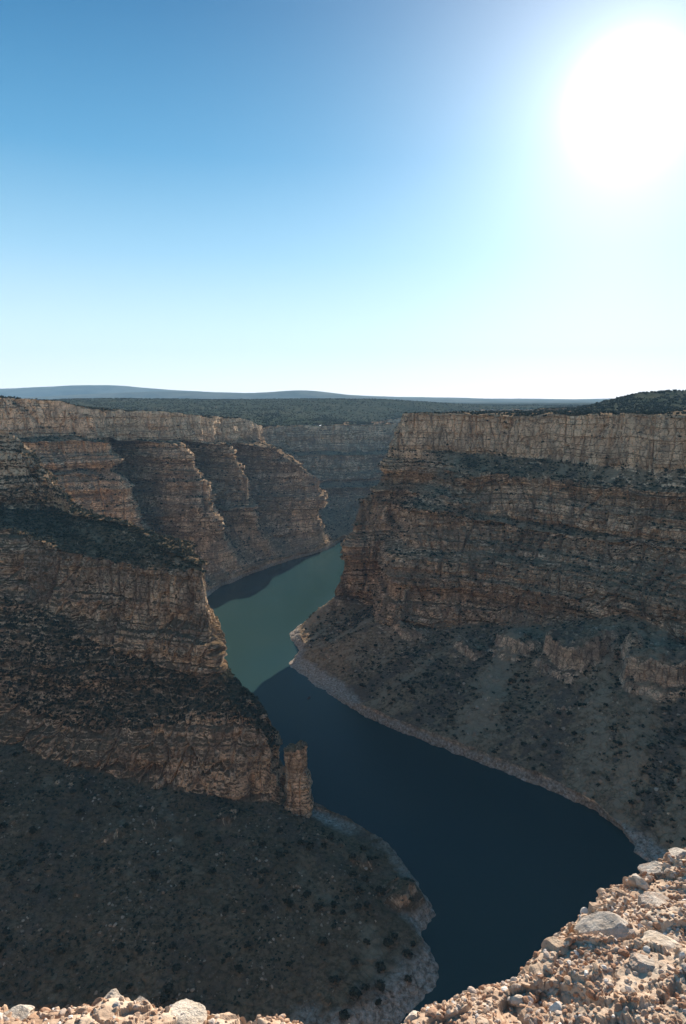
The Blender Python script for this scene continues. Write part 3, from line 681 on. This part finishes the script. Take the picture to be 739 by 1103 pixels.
for x, w, dz, kz in [(-3.1, 1.0, .62, -.12), (-2, 1.12, .62, -.18), (-.5, 1.15, .66, -.2), (1, 1.0, .74, -.16), (2.2, .62, .86, -.02), (3.0, .22, .98, .3), (3.3, .03, 1.04, .7)]:
    secs.append([bm.verts.new(p) for p in ((x, -w, dz), (x, -w*.86, .15), (x, 0, kz), (x, w*.86, .15), (x, w, dz), (x, w*.86, dz-.02), (x, w*.7, .18), (x, -w*.7, .18), (x, -w*.86, dz-.02))])
for A, B in zip(secs, secs[1:]):
    for i in range(9): bm.faces.new((A[i], A[(i+1) % 9], B[(i+1) % 9], B[i]))
bm.faces.new(secs[0]); bm.faces.new(secs[-1][::-1]); bmesh.ops.recalc_face_normals(bm, faces=bm.faces)
bmobj('hull', bm, simple('boat hull paint', (.05, .055, .07)), boat)
bm = bmesh.new(); box(bm, 1.9, 0, .82, 1.7, 1.0, .06, .02); bmobj('foredeck', bm, simple('boat deck', (.10, .10, .11)), boat)
bm = bmesh.new()
vs = [bm.verts.new(p) for p in ((1.0, -.85, .8), (1.25, 0, .85), (1.0, .85, .8), (.6, .75, 1.35), (.8, 0, 1.4), (.6, -.75, 1.35))]
bm.faces.new((vs[0], vs[1], vs[4], vs[5])); bm.faces.new((vs[1], vs[2], vs[3], vs[4]))
bmesh.ops.solidify(bm, geom=bm.faces[:], thickness=.04); bmobj('windshield', bm, simple('tinted screen', (.03, .035, .04), .1), boat)
for sx in (.1, -1.5):
    bm = bmesh.new(); box(bm, sx, 0, .42, .5, 1.3, .3, .05); box(bm, sx-.25, 0, .75, .12, 1.3, .5, .04); bmobj('seat', bm, simple('boat seat', (.16, .13, .11), .7), boat)
bm = bmesh.new(); box(bm, -3.35, 0, .95, .45, .4, .5, .1); box(bm, -3.35, 0, .35, .2, .16, .9, .04); bmobj('outboard_motor', bm, simple('outboard cowl', (.02, .02, .022), .35), boat)

# ------------------------------------------------------------------ foreground ledge
def ledge_mat():
    t = NT('sunlit rim limestone'); P = t.node('ShaderNodeNewGeometry').outputs['Position']
    a = t.noise(P, 3.5, 5, .65); b = t.noise(P, 40, 5, .7)
    c = t.ramp(a, [(.32, (.36, .22, .14)), (.48, (.50, .35, .24)), (.6, (.62, .48, .35)), (.7, (.44, .28, .18))])
    c = t.mix(.6, c, t.ramp(b, [(.3, .6), (.7, 1.25)]), 'MULTIPLY')
    n = t.bump(b, .006, .9); n = t.bump(t.noise(P, 150, 3, .7), .002, .8, n)
    return t.finish(c, .95, n)
def rockm(name, c1, c2):
    t = NT(name); P = t.node('ShaderNodeNewGeometry').outputs['Position']; 
    c = t.mix(t.ramp(t.noise(P, 22, 5, .7), [(.38, 0), (.62, 1)]), c1, c2)
    c = t.mix(t.ramp(t.noise(P, 9, 5, .7), [(.58, 0), (.66, .6)]), c, (.5, .32, .22))
    c = t.mix(t.ramp(t.noise(P, 120, 4, .75), [(.58, 0), (.68, .8)]), c, tuple(v*.4 for v in c1))
    n = t.bump(t.noise(P, 45, 5, .75), .010, 1); n = t.bump(t.noise(P, 220, 3, .7), .002, .8, n)
    return t.finish(c, .93, n)
M_ledge = ledge_mat()
M_pale = rockm('pale limestone', (.56, .43, .31), (.74, .62, .49))
M_grey = rockm('grey limestone', (.44, .35, .27), (.62, .52, .42))
M_buff = rockm('buff limestone', (.45, .30, .20), (.58, .42, .29))
def pebble_mat():
    t = NT('pebble gravel'); g = t.node('ShaderNodeNewGeometry'); P = g.outputs['Position']
    c = t.ramp(g.outputs['Random Per Island'], [(0, (.30, .16, .10)), (.2, (.42, .26, .165)), (.42, (.54, .38, .26)), (.62, (.38, .215, .135)), (.8, (.62, .47, .34)), (.93, (.5, .38, .3)), (1, (.78, .70, .60))])
    c = t.mix(.5, c, t.ramp(t.noise(P, 160, 4, .7), [(.3, .6), (.7, 1.3)]), 'MULTIPLY')
    return t.finish(c, .9, t.bump(t.noise(P, 260, 3, .7), .0015, .8))
M_peb = pebble_mat()
ex = np.array([e[0] for e in edge_in]); ey = np.array([e[1] for e in edge_in])
xs = np.concatenate([np.linspace(-6, -1.15, 60)[:-1], np.linspace(-1.15, 1.5, 560), np.linspace(1.5, 5, 50)[1:]])
ed = np.interp(xs, ex, ey)+.018*fbm(xs/.09, xs*0+.3, xs*0, 3)+.012*np.round(2*pn(xs/.07, xs*0, xs*0+.7))*.5
def ledge_h(x, y, dd):
    """dd: distance back from the lip"""
    h = -1.60+.020*fbm(x/.35, y/.35, x*0, 3)+.010*fbm(x/.06, y/.06, x*0+2, 3)+.022*sstep(-.05, .05, pn(x/.22+.35*y, y/.16, x*0+3.3))+.016*sstep(-.04, .04, pn(x/.12+.35*y, y/.1, x*0+9.3)-.1)-.010*np.exp(-(np.abs(pn(x/.13, y/.13, x*0+6))/.07)**2)
    h = h+.24*np.minimum(dd, 1.2)-.035*np.exp(-dd/.035)
    return h
back = np.concatenate([[7.5, 4, 2, 1.3, 1.0], np.geomspace(.9, .006, 130), [0]])
DD, XX = np.meshgrid(back, xs, indexing='ij')
YL = ed[None]-DD
rowsP = [np.stack([XX, YL, ledge_h(XX, YL, DD)], -1)]
lip = rowsP[0][-1]
dn = np.concatenate([np.linspace(.008, .4, 34), [.7, 1.2, 2.2, 4.0]])[:, None]
outw = .015*np.sin(np.minimum(dn/.1, 1.57))+.03*fbm(xs[None]/.12, dn/.06, dn*0+1, 3)*np.minimum(dn*8, 1)-.22*np.minimum(dn, 1.0)**1.1-.05*dn
face = np.stack([lip[None, :, 0]+0*dn, lip[None, :, 1]+outw, lip[None, :, 2]-dn], -1)
PL = np.concatenate([rowsP[0], face], 0)
o = mesh_np('foreground_ledge', PL.reshape(-1, 3), grid_faces(PL.shape[0], PL.shape[1], True), M_ledge); tag(o, kind='structure')

def ico(sub):
    bm = bmesh.new(); bmesh.ops.create_icosphere(bm, subdivisions=sub, radius=1)
    V_ = np.array([v.co[:] for v in bm.verts]); F_ = np.array([[v.index for v in f.verts] for f in bm.faces]); bm.free()
    return V_, F_
def stone_np(seed, sub=2, planes=9, rough=.06, flat=.7):
    r_ = np.random.default_rng(seed); V_, F_ = ico(sub)
    V_ = V_.copy()
    for k in range(planes):
        n = r_.normal(size=3); n /= np.linalg.norm(n); dpl = .50+.32*r_.random()
        s = V_@n; m = s > dpl
        V_[m] -= (s[m]-dpl)[:, None]*n
    V_ *= (1+rough*fbm(V_[:, 0]*2.2+seed, V_[:, 1]*2.2, V_[:, 2]*2.2, 3))[:, None]
    V_[:, 0] *= .8+.6*r_.random(); V_[:, 2] *= flat*(.7+.5*r_.random())
    return V_, F_
def ledge_z(x, y):
    e_ = np.interp(x, xs, ed); return ledge_h(x, y, np.maximum(e_-y, 0))
pebs = [stone_np(900+k, 2, 9, .05) for k in range(12)]
n = 26000
px_ = rng.uniform(-1.25, 1.6, n); e_ = np.interp(px_, xs, ed); dd = rng.random(n)**1.15*1.05
keep = (px_ > -.02) | (rng.random(n) < .35)
px_, e_, dd = px_[keep], e_[keep], dd[keep]
py_ = e_-dd+.002
mask = fbm(px_/.16, py_/.16, px_*0, 2) > -.30+.5*(rng.random(len(px_))-.5)
px_, py_, dd = px_[mask], py_[mask], dd[mask]
s = .0045+.0075*rng.random(len(px_))**1.8+.008*(rng.random(len(px_)) < .05)
pz = ledge_z(px_, py_)
def merge3(name, protos, pts, sizes, mat):
    Vs = []; Fs = []; base = 0; sel = rng.integers(0, len(protos), len(pts))
    for k, (V0, F0) in enumerate(protos):
        m = sel == k; p = pts[m]; s_ = sizes[m]; n_ = len(p)
        q = rng.normal(size=(n_, 4)); q[:, 1:3] *= .45; q /= np.linalg.norm(q, axis=1)[:, None]
        w_, x_, y_, z_ = q.T
        Rm = np.stack([1-2*(y_**2+z_**2), 2*(x_*y_-z_*w_), 2*(x_*z_+y_*w_), 2*(x_*y_+z_*w_), 1-2*(x_**2+z_**2), 2*(y_*z_-x_*w_), 2*(x_*z_-y_*w_), 2*(y_*z_+x_*w_), 1-2*(x_**2+y_**2)], -1).reshape(-1, 3, 3)
        W = np.einsum('nij,vj->nvi', Rm, V0)*s_[:, None, None]+p[:, None, :]
        Vs.append(W.reshape(-1, 3)); Fs.append((F0[None]+(np.arange(n_)*len(V0))[:, None, None]+base).reshape(-1, 3)); base += n_*len(V0)
    return mesh_np(name, np.concatenate(Vs), np.concatenate(Fs), mat)
o = merge3('gravel', pebs, np.stack([px_, py_, pz-s*.12], -1), s, M_peb)
tag(o, 'reddish tan angular gravel covering the sunlit rim ledge in the foreground', 'gravel', kind='stuff')

GRP = 'loose rocks on the foreground rim'
def stone(c, r, wpx, hpx, mat, label, seed, name='rock', rot=0, flat=1.0):
    """a single rock with its real width, resting in the ledge"""
    d = ray(c, r); t = -1.6/d[2]; x, y = d[0]*t, d[1]*t
    e1 = float(np.interp(x, xs, ed)); y = min(y, e1+.012)
    z = float(ledge_z(np.array(x), np.array(y)))
    dist = math.sqrt(x*x+y*y+z*z); wid = .72*wpx*dist/F; ht = .72*hpx*dist/F
    V_, F_ = stone_np(seed, 5, 13, .10, 1.0)
    V_ = V_*(1+.045*fbm(V_[:, 0]*5, V_[:, 1]*5, V_[:, 2]*5+seed, 4))[:, None]
    ext = V_.max(0)-V_.min(0)
    V_ = V_/ext*np.array((wid, wid*.75, ht*1.25))
    ca, sa = math.cos(rot), math.sin(rot)
    V_ = V_@np.array([[ca, -sa, 0], [sa, ca, 0], [0, 0, 1]]).T
    o = mesh_np(name, V_, F_, mat, smooth=False)
    o.location = (x, y-.01, z-ht*.12)
    tag(o, label, 'rock', GRP)
stones = [
 (121,1080,32,17,M_pale,'tallest blocky pale rock on the lip at the lower left'),
 (22,1090,34,12,M_pale,'low pale rock on the lip in the lower left corner'),
 (47,1090,20,11,M_buff,'rounded buff rock beside the low pale rock in the lower left corner'),
 (90,1093,22,10,M_buff,'small reddish rock just left of the tallest blocky rock'),
 (152,1085,26,14,M_pale,'knobbly pale rock just right of the tallest blocky rock'),
 (196,1093,58,14,M_pale,'long flat pale slab on the lip at the lower left'),
 (245,1099,30,10,M_buff,'low buff rock right of the long flat slab'),
 (312,1101,22,11,M_pale,'small pale rock at the right end of the lower left lip'),
 (733,932,34,18,M_grey,'pale grey block highest on the rim at the right edge'),
 (706,938,34,16,M_grey,'flat grey rock left of the highest grey block on the rim'),
 (688,955,26,15,M_pale,'pale rock on the lip below the flat grey rock'),
 (663,968,28,16,M_buff,'buff block on the lip halfway down the right slope'),
 (640,990,22,16,M_buff,'small orange buff block standing on the lip above the big grey boulder'),
 (648,1018,62,34,M_grey,'biggest grey boulder set in the reddish gravel'),
 (612,1022,22,26,M_pale,'upright pale rock against the left side of the big grey boulder'),
 (600,1033,34,20,M_buff,'wedge shaped buff rock on the lip below the big grey boulder'),
 (712,1040,56,18,M_pale,'long pale slab lying in gravel at the right edge'),
 (690,1068,40,14,M_grey,'flat grey slab in gravel near the lower right corner'),
 (700,985,44,14,M_grey,'broad grey slab between the boulder and the right edge'),
 (505,1063,15,8,M_pale,'small white stone on gravel near the lip'),
 (550,1081,20,10,M_grey,'small pale grey stone lying alone on gravel'),
 (446,1102,26,14,M_pale,'rounded pale stone at the lowest tip of the right ledge'),
 (568,1052,24,14,M_buff,'squarish buff stone just in from the lip'),
]
for i, (c, r, w_, h_, m_, lab) in enumerate(stones):
    stone(c, r, w_, h_, m_, lab, 40+i, rot=random.uniform(-.5, .5))

# fallen blocks on the talus and along the shores
def bould(nm, P, lev, n, lo, hi, a, b, lab, seed):
    pts = samples(P, lev, n, lo, hi, clump(35, .05, seed), .2)
    z2 = pts.copy(); bs = a+b*rng.random(len(pts))**3
    o = merge3(nm, [stone_np(700+k_, 2, 10, .05) for k_ in range(6)], z2, bs, M_bould)
    tag(o, lab, 'boulders', kind='stuff')
tb_ = NT('fallen limestone'); gb = tb_.node('ShaderNodeNewGeometry')
M_bould = tb_.finish(tb_.mix(.6, tb_.ramp(gb.outputs['Random Per Island'], [(0, (.28, .19, .125)), (.6, (.40, .285, .19)), (1, (.54, .41, .29))]), tb_.ramp(tb_.noise(gb.outputs['Position'], 1.5, 5, .7), [(.3, .6), (.7, 1.3)]), 'MULTIPLY'), 1.0)
CH_keep = dict(CH); CH.clear()
bould('boulders', PR, levR, 2600, 5.9, 8.0, .3, 2.0, 'fallen pale blocks scattered on the talus and shore below the right cliffs', 13)
bould('boulders', PS, levS, 1500, 6.0, 8.9, .2, 1.1, 'fallen pale blocks scattered over the apron and shore of the near left spur', 33)
CH.update(CH_keep)

# ------------------------------------------------------------------ haze
t = NT('valley haze'); t.n.remove(t.bsdf)
pv = t.node('ShaderNodeVolumePrincipled'); pv.inputs['Color'].default_value = (.46, .74, 1, 1); pv.inputs['Density'].default_value = 4.0e-5
pv.inputs['Anisotropy'].default_value = 0
t.link(pv.outputs[0], t.out.inputs['Volume'])
bm = bmesh.new(); box(bm, 0, 0, 345, 27000, 27000, 1310)
o = bmobj('haze', bm, t.m); tag(o, kind='stuff'); o['label'] = 'thin blue haze filling the air over the canyon'; o['category'] = 'haze'

# ------------------------------------------------------------------ light, sky, camera
w = bpy.data.worlds.new('World'); scene.world = w; w.use_nodes = True
nt = w.node_tree; nt.nodes.clear()
out = nt.nodes.new('ShaderNodeOutputWorld'); bg = nt.nodes.new('ShaderNodeBackground'); sky = nt.nodes.new('ShaderNodeTexSky')
sky.sky_type = 'NISHITA'; sky.sun_disc = False; sky.sun_elevation = SUN_EL; sky.sun_rotation = SUN_AZ
sky.altitude = 1100; sky.air_density = 1.0; sky.dust_density = .6; sky.ozone_density = 3.5
bg.inputs['Strength'].default_value = .061
tc = nt.nodes.new('ShaderNodeTexCoord'); dp = nt.nodes.new('ShaderNodeVectorMath'); dp.operation = 'DOT_PRODUCT'
nt.links.new(tc.outputs['Generated'], dp.inputs[0]); dp.inputs[1].default_value = SUN
def wm(op, a, b=None, clamp=False):
    n = nt.nodes.new('ShaderNodeMath'); n.operation = op; n.use_clamp = clamp
    for i, v in enumerate((a, b)):
        if v is None: continue
        if isinstance(v, (int, float)): n.inputs[i].default_value = v
        else: nt.links.new(v, n.inputs[i])
    return n.outputs[0]
hs = nt.nodes.new('ShaderNodeHueSaturation'); hs.inputs['Saturation'].default_value = 1.3; hs.inputs['Hue'].default_value = .47
nt.links.new(sky.outputs[0], hs.inputs['Color']); 
# milky band of air low over the horizon
sx = nt.nodes.new('ShaderNodeSeparateXYZ'); nt.links.new(tc.outputs['Generated'], sx.inputs[0])
band = wm('MULTIPLY', wm('EXPONENT', wm('MULTIPLY', wm('ABSOLUTE', sx.outputs[2]), -9.0)), .6)
mx = nt.nodes.new('ShaderNodeMix'); mx.data_type = 'RGBA'; nt.links.new(band, mx.inputs[0]); nt.links.new(hs.outputs[0], mx.inputs[6]); mx.inputs[7].default_value = (8.3, 8.4, 8.4, 1)
# clear-day blue by height above the horizon, blended with the physical sky
dr = nt.nodes.new('ShaderNodeValToRGB'); cr = dr.color_ramp
stops = [(0, (5.6, 6.0, 6.3)), (.10, (3.5, 4.9, 5.8)), (.20, (1.7, 3.5, 5.0)), (.32, (.42, 1.95, 3.7)), (.47, (.06, .85, 2.2)), (1, (.06, .8, 2.0))]
while len(cr.elements) < len(stops): cr.elements.new(.5)
for e_, (p_, c_) in zip(cr.elements, stops): e_.position = p_; e_.color = (c_[0]/8, c_[1]/8, c_[2]/8, 1)
nt.links.new(sx.outputs[2], dr.inputs[0])
sc8 = nt.nodes.new('ShaderNodeVectorMath'); sc8.operation = 'SCALE'; sc8.inputs['Scale'].default_value = 8; nt.links.new(dr.outputs[0], sc8.inputs[0])
mu = nt.nodes.new('ShaderNodeMix'); mu.data_type = 'RGBA'; mu.inputs[0].default_value = .8
nt.links.new(hs.outputs[0], mu.inputs[6]); nt.links.new(sc8.outputs[0], mu.inputs[7]); nt.links.new(mu.outputs[2], mx.inputs[6])
nt.links.new(mx.outputs[2], bg.inputs['Color'])
# the sun's bright aureole in the sky
ang = wm('ARCCOSINE', wm('MINIMUM', dp.outputs['Value'], 1.0))
g1 = wm('MULTIPLY', wm('EXPONENT', wm('MULTIPLY', wm('POWER', wm('DIVIDE', ang, R(2.3)), 2.0), -1.0)), 1.6)
g2 = wm('MULTIPLY', wm('EXPONENT', wm('DIVIDE', ang, -R(7.0))), .42)
bg2 = nt.nodes.new('ShaderNodeBackground'); bg2.inputs['Color'].default_value = (1, .98, .95, 1)
g3 = wm('MULTIPLY', wm('EXPONENT', wm('DIVIDE', ang, -R(16))), .05)
nt.links.new(wm('ADD', wm('ADD', g1, g2), g3), bg2.inputs['Strength'])
ad = nt.nodes.new('ShaderNodeAddShader'); nt.links.new(bg.outputs[0], ad.inputs[0]); nt.links.new(bg2.outputs[0], ad.inputs[1])
nt.links.new(ad.outputs[0], out.inputs['Surface'])
ld = bpy.data.lights.new('sun', 'SUN'); ld.energy = 3.8; ld.angle = R(.5); ld.color = (1, .93, .84)
lo = bpy.data.objects.new('sun', ld); col.objects.link(lo); L_EL = R(22.0); SL = Vector((math.sin(SUN_AZ)*math.cos(L_EL), math.cos(SUN_AZ)*math.cos(L_EL), math.sin(L_EL)))
lo.rotation_euler = (-SL).to_track_quat('-Z', 'Y').to_euler()
cam = bpy.data.cameras.new('camera'); co = bpy.data.objects.new('camera', cam); col.objects.link(co)
cam.sensor_fit = 'VERTICAL'; cam.sensor_height = 36; cam.lens = F/1103*36; cam.clip_start = .05; cam.clip_end = 60000
co.rotation_euler = (R(90)-PITCH, 0, 0); scene.camera = co
vs = scene.view_settings; vs.view_transform = 'Standard'; vs.look = 'None'; vs.gamma = 1; vs.use_curve_mapping = False; vs.exposure = 1.5
scene.cycles.use_denoising = True
scene.cycles.max_bounces = 5; scene.cycles.volume_bounces = 0
